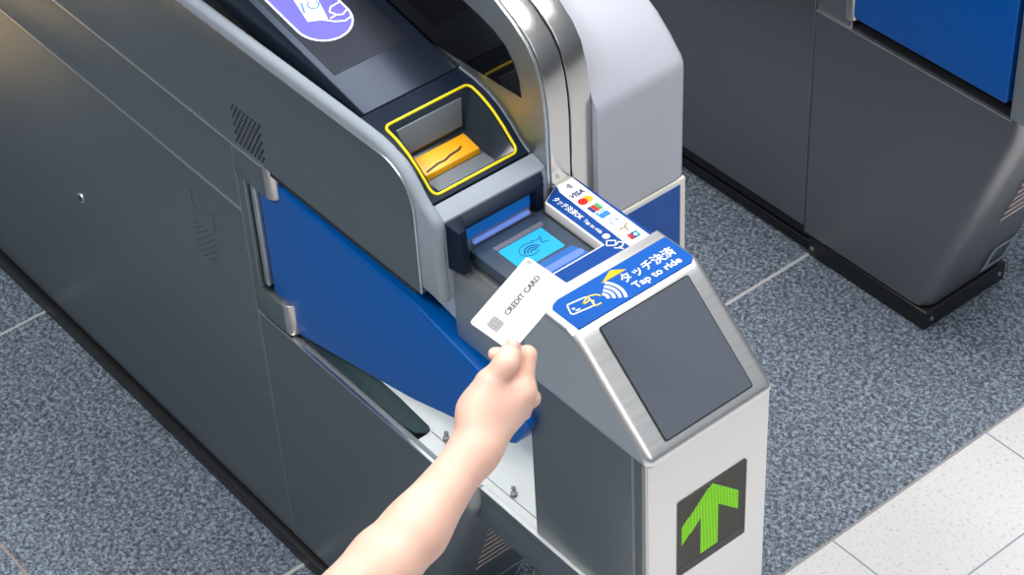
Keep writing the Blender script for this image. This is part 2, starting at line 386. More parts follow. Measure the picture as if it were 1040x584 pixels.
for z, xf, d in lv:
    rr_ = .0095; xb = -.190 + (0 if z < .80 else min(.016, (z-.80)*.9)) 
    y0, y1 = -.0006+d, .1750-d
    P = [(xb, y0)] + [(xf-rr_+rr_*math.sin(math.radians(a)), y0+rr_-rr_*math.cos(math.radians(a))) for a in range(0, 91, 9)]
    P += [(xf-rr_+rr_*math.cos(math.radians(a)), y1-rr_+rr_*math.sin(math.radians(a))) for a in range(0, 91, 9)] + [(xb, y1)]
    loops.append([(x, y, z) for x, y in P])
MB().loft(loops).build('post_head', M['head'], G)
# status screen on the slanted face
so = V((0.0035, 0, .7205)); sv = V((-.112, 0, .0983)).normalized(); su = Y
sc = MB().plate(rrect(.0285, .0095, .1510, .1435, .003), so, su, sv, .0012).build('status_screen', M['core'], G)
MB().plate(rrect(.0300, .0110, .1497, .1420, .002), so, su, sv, .0017).build('glass', M['dgrey'], sc)
# tap-to-ride sticker on the top of the post
ko = V((0, 0, .8196)); kv = -X
k = MB().plate(fillet([(.0085, .1112), (.1640, .1112), (.1705, .1170), (.1705, .1600), (.0165, .1600), (.0085, .152)], .002, 3), (0, 0, .8188), Y, kv, .0022)
K = k.build('tap_sticker', M['sblue'], G)
ko = V((0, 0, .8210))
MB().plate([(.0715, .1482), (.1055, .1478), (.0930, .1572), (.0905, .1575)], ko, Y, kv, .0004).build('arrowhead', M['yellow'], K)
m = MB()
for r in (.0075, .0135, .0195, .0255): m.stroke(arc(.0555, .1305, r, -36, 40, 10), .0034, ko, Y, kv, .0004)
m.build('contactless_waves', M['white'], K)
m = MB(); m.stroke(fillet([(.0170, .1318), (.0235, .1468), (.0475, .1432), (.0450, .1275)], .003, 3), .0016, ko, Y, kv, .0004, True)
m.stroke([(.0235, .1380), (.0262, .1378)], .0026, ko, Y, kv, .0004); m.stroke([(.0245, .1342), (.0300, .1336)], .0016, ko, Y, kv, .0004)
m.build('card_icon', M['white'], K)
m = MB()
m.stroke([(.0365, .1370), (.0430, .1405), (.0500, .1418), (.0560, .1390), (.0585, .1345)], .0016, ko, Y, kv, .0005)
m.stroke([(.0365, .1370), (.0410, .1362), (.0455, .1372), (.0480, .1335), (.0440, .1310)], .0016, ko, Y, kv, .0005)
m.stroke([(.0400, .1290), (.0455, .1262), (.0520, .1258)], .0016, ko, Y, kv, .0005)
m.build('hand_icon', M['lyellow'], K)
text('タッチ決済', .0900, .1625, .1310, .1462, ko, Y, kv, 'lettering', M['white'], K, .018, .0004)
text('Tap to ride', .0930, .1575, .1150, .1275, ko, Y, kv, 'lettering', M['white'], K, .022, .0004)
# green arrow display on the front of the post
ar = MB().plate(rrect(.0417, .5155, .1410, .6310, .003), (.0, 0, 0), Y, Z, .0012).build('arrow_display', M['ledbk'], G)
MB().plate([(.0425, .5165), (.1402, .5165), (.1402, .5290), (.0425, .5290)], (.0012, 0, 0), Y, Z, .0003).build('lower_band', M['ledbot'], ar)
AP = [(.0893, .6284), (.1292, .5915), (.1292, .5628), (.1003, .5895), (.1003, .5300), (.0748, .5300), (.0748, .5870), (.0468, .5620), (.0468, .5905)]
def inside(p, P):
    c = False
    for i in range(len(P)):
        (x1, y1), (x2, y2) = P[i], P[i-1]
        if (y1 > p[1]) != (y2 > p[1]) and p[0] < (x2-x1)*(p[1]-y1)/(y2-y1)+x1: c = not c
    return c
md, mo = MB(), MB()
MB().plate(AP, (.0012, 0, 0), Y, Z, .0002).build('arrow_diffuser', M['ledglow'], ar)
for i in range(46):
    for j in range(48):
        p = (.0435+.00212*i, .5312+.00205*j)
        if p[1] > .629: continue
        (md if inside(p, AP) else mo).disc((.0013, p[0], p[1]), Y, Z, .00078, .0004, 6)
md.build('lit_dots', M['led'], ar, smooth=False); mo.build('unlit_dots', M['leddot'], ar, smooth=False)
# reader housing between body and post
hs = []
for x, zt in ((-.312, .767), (-.250, .767), (-.205, .785), (-.172, .800)):
    hs.append([(x, 0, .682), (x, 0, zt), (x, .0125, zt+.017), (x, .172, zt+.017), (x, .172, .682)])
MB().loft([[V(p) for p in l] for l in hs]).build('reader_housing', M['frame'], G, .0014)
# card reader
rd = MB().prism(fillet([(-.303, .786), (-.203, .786), (-.203, .801), (-.303, .801)], .003, 3), .0180, .1165).build('card_reader', M['rdark'], G, .003)
MB().plate([(-.287, .0375), (-.2800, .0375), (-.2800, .1030), (-.287, .1055)], (0, 0, .8005), X, Y, .0012).build('rear_trim', M['rgrey'], rd)
MB().plate(rrect(-.2788, .0385, -.2380, .0982, .0015, 3), (0, 0, .8005), X, Y, .0012).build('screen', M['rscreen'], rd)
m = MB(); ro = V((0, 0, .8018))
for r in (.004, .0075, .011): m.stroke(arc(-.0, 0, r, 200, 340, 8), .0016, ro+V((-.252, .0675, 0)), -Y, X)
m.stroke([(.066+.013*math.cos(t/3), .2585+.0095*math.sin(t/3)) for t in range(2, 17)], .0008, ro, Y, -X); m.stroke([(.075, .268), (.082, .265), (.088, .268), (.083, .259), (.090, .256)], .0008, ro, Y, -X)
m.build('contactless_waves', M['rprint'], rd)
MB().plate([(-.2340, .0300), (-.2045, .0300), (-.2045, .1120), (-.2340, .1040)], (0, 0, .8006), X, Y, .0009).build('glow_panel', M['rglow'], rd)
MB().plate(rrect(-.2245, .0330, -.2150, .1075, .004), (0, 0, .8012), X, Y, .0008).build('light_bar', M['rbar'], rd)
# hood over the rear of the reader
hd = MB()
hd.prism([(-.312, .8380), (-.303, .8330), (-.2995, .8325), (-.2985, .8350), (-.3010, .8385), (-.312, .8440)], .004, .122)
hd.add([(-.312, -.0045, .782), (-.2885, -.0010, .784), (-.2885, .0100, .784), (-.312, .0180, .782), (-.312, -.0045, .8440), (-.2905, -.0010, .8400), (-.2935, .0100, .8375), (-.312, .0180, .8440)],
       [(0, 3, 2, 1), (4, 5, 6, 7), (0, 1, 5, 4), (1, 2, 6, 5), (2, 3, 7, 6), (3, 0, 4, 7)])
hd.add([(-.312, .108, .800), (-.3020, .112, .800), (-.3020, .1225, .800), (-.312, .1225, .800), (-.312, .106, .8440), (-.2985, .110, .8350), (-.3060, .1265, .8400), (-.312, .1290, .8440)],
       [(0, 3, 2, 1), (4, 5, 6, 7), (0, 1, 5, 4), (1, 2, 6, 5), (2, 3, 7, 6), (3, 0, 4, 7)])
HD = hd.build('reader_hood', M['navy'], G, .0016)
MB().box((-.3115, .018, .8090), (-.3085, .110, .8330)).build('glow_panel', M['rglow'], HD)
MB().box((-.3080, .026, .8020), (-.3025, .104, .8075)).build('light_bar', M['rbar'], HD, .002)
# brand sign, an L of white plastic round the reader
LS = [(-.3115, .1710), (-.3115, .1480), (-.2965, .1190), (-.2010, .1180), (-.2010, .0180), (-.1768, .0180), (-.1768, .1690)]
BS = MB().plate(LS, (0, 0, .8000), X, Y, .0142).build('brand_sign', M['cream'], G, .0012)
so_ = V((0, 0, .8142))
MB().plate([(-.3095, .1465), (-.2960, .1215), (-.1985, .1200), (-.1985, .0190), (-.1778, .0190), (-.1778, .1375), (-.2985, .1420), (-.3062, .1455)][::1], so_, X, Y, .0005).build('blue_field', M['sdark'], BS)
MB().plate([(-.3080, .1695), (-.3080, .1710), (-.1775, .1690), (-.1775, .1660), (-.25, .1672)], so_, X, Y, .0005).build('blue_edge', M['sdark'], BS)
MB().plate([(-.3085, .1500), (-.3060, .1462), (-.2985, .1428), (-.1778, .1385), (-.1778, .1655), (-.25, .1665), (-.3075, .1690)], so_, X, Y, .0003).build('white_field', M['white'], BS)
lo = V((0, 0, .8147))
text('VISA', .1450, .1632, .2838-.0040, .2838+.0036, lo, Y, -X, 'lettering', M['ltxt'], BS, .03, .0004, .25)
m = MB()
for r in (.002, .0042, .0064): m.stroke(arc(0, 0, r, -45, 45, 6), .0011, lo+V((-.2988, .1520, 0)), Y, -X)
m.build('contactless_waves', M['ltxt'], BS)
MB().disc(lo+V((-.2690, .1500, 0)), X, Y, .0056, .0004, 20).build('red_circle', M['red'], BS)
MB().disc(lo+V((-.2690, .1572, 0)), X, Y, .0056, .0003, 20).build('orange_circle', M['lorange'], BS)
for k_, (mt, yy) in enumerate((('ltxt', .1455), ('red', .1505), ('lgreen', .1555))):
    MB().plate(rrect(-.2575, yy, -.2462, yy+.0044, .001, 2), lo, X, Y, .0004).build('logo_bar', M[mt], BS)
MB().plate([(-.2445, .1462), (-.2330, .1462), (-.2330, .1592), (-.2445, .1592)], lo, X, Y, .0004).build('blue_logo', M['lblue'], BS)
text('AM', .1472, .1580, .2398, .2432, lo+V((0, 0, .0004)), Y, -X, 'lettering', M['white'], BS, .02, .0003)
m = MB(); m.stroke(arc(-.2215, .1530, .0048, 0, 330, 12), .0016, lo, X, Y); m.stroke([(-.2215, .1485), (-.2215, .1590)], .0016, lo, X, Y); m.build('grey_logo', M['lgrey'], BS)
m = MB(); m.stroke([(.1475, .2065), (.1550, .2068), (.1620, .2105)], .0016, lo, Y, -X); m.stroke([(.1550, .2068), (.1545, .2000)], .0018, lo, Y, -X); m.build('brown_logo', M['lbrown'], BS)
for mt, a, b_ in (('red', .1462, .1500), ('ltxt', .1500, .1545), ('lteal', .1545, .1590)):
    MB().plate([(a, .1850), (b_, .1850), (b_+.0012, .1945), (a+.0012, .1945)], lo, Y, -X, .0004).build('logo_bar', M[mt], BS)
MB().disc(lo+V((-.1895, .1550, .0003)), X, Y, .0022, .0003, 10).build('logo_dot', M['white'], BS)
text('タッチ決済OK', -.2940, -.2475, .1265, .1355, lo, X, Y, 'lettering', M['white'], BS, .015, .0004)
text('Tap to ride', -.2440, -.2150, .1265, .1330, lo, X, Y, 'lettering', M['white'], BS, .01, .0004)
MB().disc(lo+V((-.2080, .1300, 0)), X, Y, .0042, .0004, 18).build('white_circle', M['white'], BS)
m = MB(); m.stroke(fillet([(.1200, .1960), (.1255, .2020), (.1330, .1960), (.1275, .1900)], .001, 2), .0012, lo, Y, -X, .0004, True)
m.stroke([(.1290, .1905), (.1340, .1925), (.1370, .1875), (.1320, .1845), (.1285, .1855)], .0013, lo, Y, -X); m.stroke([(.1235, .1880), (.1285, .1835), (.1300, .1800)], .0013, lo, Y, -X)
m.build('card_in_hand_icon', M['white'], BS)
# pale bezel: rail beside the display, rounded corner, front lip
prof_out = [(-.430, .9015), (-.410, .9000), (-.395, .8965), (-.380, .8905), (-.3677, .8825), (-.355, .8705), (-.3435, .8595), (-.333, .8530), (-.320, .8497), (-.3125, .8455), (-.310, .836)]
prof_hi = [(-.430, .9085), (-.410, .9080), (-.391, .9050), (-.373, .8990), (-.359, .8910), (-.346, .8790), (-.335, .8665), (-.326, .8590), (-.317, .8525), (-.3118, .8462), (-.310, .837)]
full = [(BX, .880), (BX, .9085)] + prof_hi + [(-.310, .800), (-.310, .7385), (-.345, .7385)]
lows = [(BX, .880), (BX, .9000)] + prof_out + [(-.310, .800), (-.310, .7385), (-.345, .7385)]
def inset(P, d):
    out = []
    for i_, p in enumerate(P):
        a, b = V(P[max(0, i_-1)]), V(P[min(len(P)-1, i_+1)]); t_ = (b-a).normalized()
        out.append((p[0]-t_.y*-d*-1, p[1]-t_.x*d) if False else (p[0]+t_.y*d, p[1]-t_.x*d))
    return out
def at_y(P, y): return [(x, y, z) for x, z in P]
sunk = [(x, .800) if x < -.336 and z > .75 else (x, z) for x, z in lows]
loops = [at_y(inset(full, .0065), -.0180), at_y(inset(full, .0030), -.0165), at_y(inset(full, .0010), -.0135), at_y(full, -.0112), at_y(full, -.0072), at_y(inset(full, .0012), -.0054), at_y(lows, -.0030), at_y(sunk, -.0028), at_y(sunk, .1345)]
bz = MB().loft(loops, False, False)
cap_ = [(BX, -.018, .870)] + loops[0][1:] + [(-.46, -.018, .7385), (-.46, -.018, .870)]
bz.add(cap_, [tuple(range(len(cap_)))])
bz.build('bezel', M['bezel'], G)
# ticket slot: navy surround with a bowl, yellow outline, orange insert
def ztop(x):
    P = [(-.47, .9030), (-.43, .9005), (-.407, .8960), (-.388, .8880), (-.370, .8755), (-.354, .8610), (-.344, .8535), (-.336, .8505)]
    for (x0, z0), (x1, z1) in zip(P, P[1:]):
        if x <= x1: return z0+(z1-z0)*max(0, (x-x0))/(x1-x0)
    return P[-1][1]
def ringpts(x0, x1, y0, y1, n=14):
    P = [(x0+(x1-x0)*k/n, y0) for k in range(n)] + [(x1, y0+(y1-y0)*k/n) for k in range(n)] + [(x1-(x1-x0)*k/n, y1) for k in range(n)] + [(x0, y1-(y1-y0)*k/n) for k in range(n)]
    return P
outer = [(x, y, ztop(x)) for x, y in ringpts(-.456, -.3385, -.0026, .1330)]
rim = [(x, y, ztop(x)) for x, y in ringpts(-.4240, -.3470, .0120, .1205)]
low = [(x, y, ztop(x)-.006) for x, y in ringpts(-.4215, -.3490, .0140, .1180)]
def fl_z(x):                                                  # slot bowl: back wall down to the slot, sloping floor in front of it
    P = [(-.4190, .8880), (-.4140, .8560), (-.3800, .8460), (-.3520, .8455)]
    for (x0, z0), (x1, z1) in zip(P, P[1:]):
        if x <= x1: return z0+(z1-z0)*max(0, (x-x0))/(x1-x0)
    return P[-1][1]
flo = [(x, y, fl_z(x)) for x, y in ringpts(-.419, -.3520, .0200, .1020)]
under = [(x, y, z-.012) for x, y, z in outer]
TS = MB().loft([under, outer, rim], True, False).build('ticket_slot', M['navy'], G)
bw = MB().loft([rim, flo], True, False); g_ = []
nx = 14
for i in range(nx):
    xa = -.419+.067*i/nx; xb = -.419+.067*(i+1)/nx
    bw.add([(xa, .020, fl_z(xa)), (xb, .020, fl_z(xb)), (xb, .102, fl_z(xb)), (xa, .102, fl_z(xa))], [(0, 1, 2, 3)])
bw.build('bowl', M['slot'], TS)
MB().add([(-.4195, .0190, .8945), (-.4105, .0240, .8645), (-.4105, .1000, .8645), (-.4195, .1080, .8945), (-.4235, .0190, .8925), (-.4165, .0240, .8610), (-.4165, .1000, .8610), (-.4235, .1080, .8925)],
         [(0, 1, 2, 3), (4, 7, 6, 5), (0, 4, 5, 1), (1, 5, 6, 2), (2, 6, 7, 3), (3, 7, 4, 0)]).build('back_wall', M['slotlt'], TS, .001)
MB().add([(-.4085, .0250, .8570), (-.3800, .0245, .8525), (-.3800, .0985, .8525), (-.4085, .0990, .8570), (-.4085, .0250, .840), (-.3780, .0245, .840), (-.3780, .0985, .840), (-.4085, .0990, .840)],
         [(0, 1, 2, 3), (4, 7, 6, 5), (0, 4, 5, 1), (1, 5, 6, 2), (2, 6, 7, 3), (3, 7, 4, 0)]).build('slot_insert', M['orange'], TS, .0012)
so2 = V((-.3800, 0, .8526)); su2 = Y; sv2 = V((-.0285, 0, .0045)).normalized()
MB().plate([(.0290, .0052), (.046, .0085), (.056, .0082), (.066, .0112), (.078, .0122), (.0835, .0150), (.0835, .0128), (.079, .0095), (.066, .0085), (.056, .0058), (.046, .0060), (.0290, .0030)], so2, su2, sv2, .0004).build('slit', M['core'], TS)
MB().box((-.3765, .0225, .8450), (-.3525, .1010, .8475)).build('front_ramp', M['slotlt'], TS, .0008)
lp = fillet([(-.4275, .0085), (-.3445, .0085), (-.3445, .1240), (-.4275, .1240)], .007, 5)
lpd = []
for i in range(len(lp)):
    a, b = lp[i], lp[(i+1) % len(lp)]
    nn = max(1, int(math.dist(a, b)/.008))
    lpd += [(a[0]+(b[0]-a[0])*k/nn, a[1]+(b[1]-a[1])*k/nn) for k in range(nn)]
MB().tube([(x, y, ztop(x)+.0004) for x, y in lpd], .00165, 8, True).build('yellow_outline', M['loop'], TS)
rt = [(-.4560, .9035)] + [(x, ztop(x)+.0008) for x in (-.43, -.407, -.388, -.370, -.354, -.344, -.3385)]
MB().prism(rt + [(x, z-.010) for x, z in rt[::-1]], .1333, .1346).build('edge_trim', M['bezel'], TS)
# tilted display behind the slot
DA = math.atan(.205); dv = V((-math.cos(DA), 0, math.sin(DA))); do = V((-.4575, 0, .9025))
DS = MB().plate([(.0045, 0), (.1330, 0), (.1330, .62), (.0045, .62)], do-Y.cross(dv).normalized()*.05, Y, dv, .05).build('display', M['disp'], G, .0015)
MB().plate([(.0135, .066), (.1160, .066), (.1160, .52), (.0135, .52)], do, Y, dv, .0003).build('display_panel', M['disp2'], DS)
# touch-here symbol: stadium outline, card and hand
ic = do + dv*.0290 + V((0, 0, .0004))
def stad(w):
    return arc(.0540, .1150, w, 180, 360, 16) + arc(.0540, .24, w, 0, 180, 16)
MB().plate(stad(.0335), ic+V((0, 0, .0003)), Y, dv, .0003).build('symbol_field', M['icon'], DS)
MB().stroke(stad(.0338), .0022, ic+V((0, 0, .0005)), Y, dv, .0003, True).build('symbol_outline', M['iconw'], DS)
MB().plate([(.0310, .1210), (.0520, .1120), (.0690, .1700), (.0430, .1800)][::1], ic+V((0, .0075, .0007)), Y, dv, .0003).build('symbol_card', M['iconw'], DS)
m = MB(); m.stroke([(.0360, .1340), (.0425, .1500)], .0030, ic+V((0, .0075, .0011)), Y, dv); m.stroke(arc(.0520, .1400, .0065, 100, 400, 12), .0022, ic+V((0, .0075, .0011)), Y, dv); m.build('symbol_print', M['iconb'], DS)
m = MB(); q = ic+V((0, .0075, .0011))
m.stroke([(.0455, .1150), (.0560, .1040), (.0660, .0985), (.0770, .1010)], .0016, q, Y, dv); m.stroke([(.0545, .1110), (.0640, .1120), (.0700, .1085), (.0795, .1130)], .0016, q, Y, dv); m.stroke([(.0640, .1120), (.0600, .1200), (.0660, .1260), (.0800, .1270)], .0016, q, Y, dv)
m.build('symbol_hand', M['iconw'], DS)
# black gap between rail and display
MB().box((BX, .0035, .80), (-.458, .1275, .8930)).build('display_well', M['core'], G)
# tall half of the body
tp = [(-.311, .7385), (-.310, .90), (-.3115, .925), (-.3155, .952), (-.323, .975), (-.336, .993), (-.358, 1.010), (-.385, 1.0245), (-.42, 1.037), (-.47, 1.047), (-.55, 1.050), (BX, 1.050)]
def off(P, d): return [(x-d, z-d*.6) for x, z in P]
MB().prism(tp[:-1] + [(BX, 1.05), (BX, .7385)], .1350, .1395).build('tall_frame', M['frame'], G, .001)
gl = [(-.90, .88), (-.3440, .8830), (-.3440, .9195), (-.3490, .9430), (-.3575, .9610), (-.3700, .9755), (-.3880, .9870), (-.410, .994), (-.45, 1.002), (-.52, 1.008), (-.90, 1.010)]
gl = [(-.90, .90), (-.515, .9100), (-.3480, .9190), (-.3505, .9400), (-.3575, .9580), (-.3700, .9740), (-.3880, .9850), (-.410, .9920), (-.45, 1.000), (-.52, 1.006), (-.90, 1.008)]
MB().plate(gl, (0, .1352, 0), X, Z, .0012).build('black_glass', M['gloss'], G)
MB().prism(off(tp, .003)[:-1] + [(BX, 1.045), (BX, .7385)], .1390, .2005).build('tall_core', M['core'], G)
def strip(y0, y1, name):
    P = tp; n = len(P)
    inn_ = [(x-.004, z-.003) for x, z in P]
    MB().prism(P + inn_[::-1], y0, y1).build(name, M['band'], G, .0016)
strip(.1405, .1690, 'steel_band'); strip(.1712, .2000, 'steel_band')
# light grey cowl of the opposite half
def cowlsec(y, dz, dx, r=0):
    P = [(-.2925, .736), (-.2905, .884), (-.2915, .893), (-.2950, .9000), (-.3005, .9085+dz*.2), (-.3130, .9270+dz*.5), (-.3330, .9490+dz*.8), (-.362, .9680+dz), (-.405, .985+dz), (-.46, .996+dz), (-.60, 1.00+dz), (BX, 1.00+dz), (BX, .736)]
    c = (-.8, .88)
    return [V((x-.0105+(dx if x > -2 else 0), y, z)) for x, z in P]
cw = MB().loft([cowlsec(.2005, .010, 0), cowlsec(.24, .006, 0), cowlsec(.28, .0, 0), cowlsec(.3190, -.005, 0), cowlsec(.3270, -.008, -.0015), cowlsec(.3315, -.015, -.005), cowlsec(.3338, -.024, -.011)])
cw.build('cowl', M['cowl'], G, 0)
MB().box((BX, .2010, .7335), (-.306, .3300, .7365)).build('cowl_gap', M['core'], G)
MB().box((-.70, .1560, .40), (-.3015, .3325, .7335)).build('front_cabinet', M['cream'], G, .003)
MB().plate([(.2010, .45), (.3225, .45), (.3225, .7265), (.2010, .7265)], (-.3015, 0, 0), Y, Z, .0008).build('blue_notice', M['sblue'], G)
MB().box((BX, .140, .030), (-.60, .3325, .735)).build('rear_cabinet', M['side'], G, .002)

# ------------------------------------------------------------------ the far ticket gate
FY = .975
F = tag(empty('ticket_gate', (-.90, FY+.1, 0)), 'darker steel ticket gate standing behind, across the granite aisle from the card reader', 'ticket gate')
MB().prism([(BX, .03), (-.500, .03), (-.380, .36), (-.380, .46), (BX, .46)], FY+.004, FY+.17).build('cabinet_core', M['core'], F)
m = MB()
m.box((-.700, FY-.0015, 0), (-.4480, FY+.184, .036)); m.box((BX, FY+.0050, 0), (-.700, FY+.17, .020)); m.box((BX, FY+.009, .02), (-.700, FY+.17, .052))
m.build('kick_plate', M['kick'], F, .003)
for a_, b_ in (((-.690, FY-.0010, .018), (-.690, FY-.0030, .018)), ((-.4490, FY+.014, .018), (-.4468, FY+.014, .018)), ((-.4490, FY+.170, .018), (-.4468, FY+.170, .018))):
    MB().cyl(a_, b_, .0035, 12).build('skirting_bolt', M['bright'], F)
MB().box((BX, FY, .050), (-.7125, FY+.03, .90)).build('side_panel', M['farside'], F, .0014)
cabinet_end(-.7105, FY, FY+.178, [(.040, -.452), (.20, -.3965), (.412, -.3215), (.425, -.3165), (.440, -.3120), (.453, -.3100), (.4660, -.3100)], .026, .008, M['farside'], F)
MB().box((-.7105, FY-.0008, .4640), (-.3360, FY+.004, .4668)).build('seam_highlight', M['bright'], F)  # bright strip puts the ledge's edge highlight into the colour
MB().box((-.640, FY+.003, .4662), (-.3405, FY+.030, .4680)).build('pocket_floor', M['core'], F)
eo = V((-.3185, 0, .412)); ev = V((.1305, 0, .372)).normalized()
m = MB()
for k in range(6): m.plate([(FY+.072, -.120-.0175*k), (FY+.160, -.120-.0175*k), (FY+.160, -.1135-.0175*k), (FY+.072, -.1135-.0175*k)], eo, Y, ev, .0006)
m.build('vent', M['stripe'], F)
m = MB(); m.stroke([(FY+.118, -.372), (FY+.164, -.372), (FY+.164, -.318), (FY+.118, -.318)], .007, eo, Y, ev, .0005, True); m.build('notice', M['lgrey'], F)
MB().box((-.7105, FY+.0005, .466), (-.6400, FY+.03, .90)).build('hinge_post', M['farside'], F, .002)
MB().cyl((-.6470, FY+.010, .480), (-.6470, FY+.010, .55), .0115, 24).build('hinge_knuckle', M['knuckle'], F, .001)
MB().box((-.700, FY+.030, .466), (-.310, FY+.12, .90)).build('pocket_wall', M['core'], F)
MB().prism(fillet([(-.640, .4850), (-.350, .4850), (-.350, .86), (-.640, .86)], .006, 4), FY+.002, FY+.026).build('barrier_flap', M['farblue'], F, .003)
MB().box((-.3405, FY-.001, .4665), (-.3095, FY+.17, .90)).build('end_post', M['frame'], F, .004)
MB().box((BX, FY, .90), (-.3095, FY+.34, 1.0)).build('top_cover', M['farside'], F, .02)
MB().box((BX, FY+.03, .03), (-.62, FY+.34, .90)).build('rear_cabinet', M['farside'], F, .002)

# ------------------------------------------------------------------ credit card
cL = V((-.10969, -.12588, .91283)); cu = V((-.087234, .920665, .380481)).normalized(); cs = V((.980894, .146051, -.128514)).normalized()
cv = -cs; cn = cu.cross(cv)
C0 = empty('credit_card', cL+cu*.0428+cs*.027)
tag(C0, 'white credit card with grey chip, held in the fingers above the reader', 'credit card')
co = cL - cn*.0008
MB().plate(rrect(0, -.054, .0856, 0, .0032, 5), co, cu, cv, .0008).build('card_body', M['card'], C0)
text('CREDIT CARD', .0265, .0758, -.0264, -.0202, cL, cu, cv, 'lettering', M['ctext'], C0, .045, .0002)
ch = MB().plate(fillet([(.0075, -.0285), (.0190, -.0285), (.0190, -.0150), (.0075, -.0150)], .002, 4), cL, cu, cv, .0002).build('chip', M['chip'], C0)
m = MB()
for k_ in (-.0245, -.0200): m.stroke([(.0075, k_), (.0112, k_)], .0005, cL, cu, cv, .0003); m.stroke([(.0150, k_), (.0190, k_)], .0005, cL, cu, cv, .0003)
m.stroke(rrect(.0112, -.0262, .0150, -.0172, .001, 3), .0005, cL, cu, cv, .0003, True); m.stroke(fillet([(.0075, -.0285), (.0190, -.0285), (.0190, -.0150), (.0075, -.0150)], .002, 4), .0005, cL, cu, cv, .0003, True)
m.build('contact_lines', M['chipln'], ch)
m = MB()
for r in (.0012, .0028, .0044): m.stroke(arc(.0785, -.0060, r, -40, 40, 6), .0009, cL, cu, cv, .0002)
m.build('contactless_waves', M['ctext'], C0)
MB().plate([(.0022, -.0020), (.0045, -.0030), (.0022, -.0040)], cL, cu, cv, .0002).build('insert_mark', M['ctext'], C0)

# ------------------------------------------------------------------ the hand and forearm
HAND = {"elbow": [-0.0084, -0.4075, 0.7562],
        "fore": [-0.0088, -0.313, 0.799],
        "mid": [-0.0126, -0.2748, 0.8107],
        "wristA": [-0.0302, -0.1863, 0.8484],
        "wristB": [-0.0322, -0.1853, 0.8403],
        "cmc": [-0.0476, -0.167, 0.8655],
        "tmcp": [-0.0523, -0.1486, 0.8887],
        "webA": [-0.0536, -0.142, 0.8823],
        "webB": [-0.0404, -0.1246, 0.8715],
        "tip0": [-0.0473, -0.1312, 0.9083],
        "tip1": [-0.053, -0.1201, 0.9158],
        "imcp": [-0.0359, -0.1258, 0.8742],
        "ipip": [-0.0493, -0.1055, 0.8997],
        "idip": [-0.0629, -0.1191, 0.8982],
        "itip": [-0.07, -0.1281, 0.9008],
        "mmcp": [-0.0372, -0.1279, 0.8617],
        "mpip": [-0.0514, -0.1021, 0.8393],
        "mdip": [-0.0733, -0.1096, 0.8344],
        "mtip": [-0.0727, -0.1251, 0.8475],
        "rmcp": [-0.0407, -0.1363, 0.853],
        "rpip": [-0.0515, -0.1143, 0.8294],
        "rdip": [-0.0717, -0.1202, 0.8226],
        "rtip": [-0.0711, -0.1345, 0.8364],
        "pmcp": [-0.0467, -0.15, 0.8459],
        "ppip": [-0.0532, -0.1339, 0.8265],
        "pdip": [-0.0644, -0.1351, 0.8177],
        "ptip": [-0.0662, -0.1449, 0.8309]}
H = {k: np.array(v) for k, v in HAND.items()}
lo_ = np.array([-.115, -.67, .66]); hi_ = np.array([.115, -.075, 1.03]); hh = .0017
ax = [np.arange(lo_[i], hi_[i], hh) for i in range(3)]
PX, PY, PZ = np.meshgrid(*[a.astype(np.float32) for a in ax], indexing='ij')
def rcone(a, b, ra, rb):
    a, b = np.asarray(a, np.float32), np.asarray(b, np.float32); d = b-a
    t = ((PX-a[0])*d[0]+(PY-a[1])*d[1]+(PZ-a[2])*d[2])/np.float32(d@d+1e-9)
    t = np.clip(t, 0, 1)
    return np.sqrt((PX-a[0]-t*d[0])**2+(PY-a[1]-t*d[1])**2+(PZ-a[2]-t*d[2])**2) - (np.float32(ra)+np.float32(rb-ra)*t)
def smin(a, b, k):
    h = np.clip(.5+.5*(b-a)/k, 0, 1)
    return b+(a-b)*h - k*h*(1-h)
def chain(names, radii, k=.003):
    d = None
    for (p, q), (r0, r1) in zip(zip(names, names[1:]), zip(radii, radii[1:])):
        c = rcone(H[p] if isinstance(p, str) else p, H[q] if isinstance(q, str) else q, r0, r1)
        d = c if d is None else smin(d, c, k)
    return d
wa, wb = H['wristA'], H['wristB']
#@@SDF_BEGIN
sd = rcone(H['elbow'], H['fore'], .0375, .0315)
sd = smin(sd, rcone(H['fore'], H['mid'], .0315, .0278), .015)
sd = smin(sd, rcone(H['mid'], wa, .0270, .0165), .015)
sd = smin(sd, rcone(H['mid'], wb, .0265, .0165), .015)
sd = smin(sd, rcone(H['elbow'], (.055, -.590, .955), .0385, .0430), .012)
pal = rcone(wa, H['cmc'], .0172, .0150)
for n_, r0, r1 in (('imcp', .0172, .0122), ('mmcp', .0172, .0125), ('rmcp', .0170, .0122), ('pmcp', .0160, .0105)):
    pal = smin(pal, rcone(wb, H[n_], r0, r1), .010)
pal = smin(pal, rcone(H['cmc'], H['imcp'], .0135, .0115), .014)
pal = smin(pal, rcone(H['cmc'], H['rmcp'], .0140, .0120), .014)
sd = smin(sd, pal, .018)
sd = smin(sd, chain(['cmc', 'tmcp'], [.0165, .0145]), .020)
sd = smin(sd, rcone(H['webA'], H['webB'], .0100, .0095), .008)
thumb = chain(['tmcp', 'tip0', 'tip1'], [.0138, .0100, .0087], .010)
idx = chain(['imcp', 'ipip', 'idip', 'itip'], [.0118, .0090, .0078, .0068], .003)
sd = smin(sd, idx, .006)
for p in 'mrp':
    sd = smin(sd, chain([p+'mcp', p+'pip', p+'dip', p+'tip'], [.0115, .0090, .0080, .0070] if p != 'p' else [.0100, .0078, .0070, .0062], .003), .0040)
sd = smin(sd, thumb, .0028)
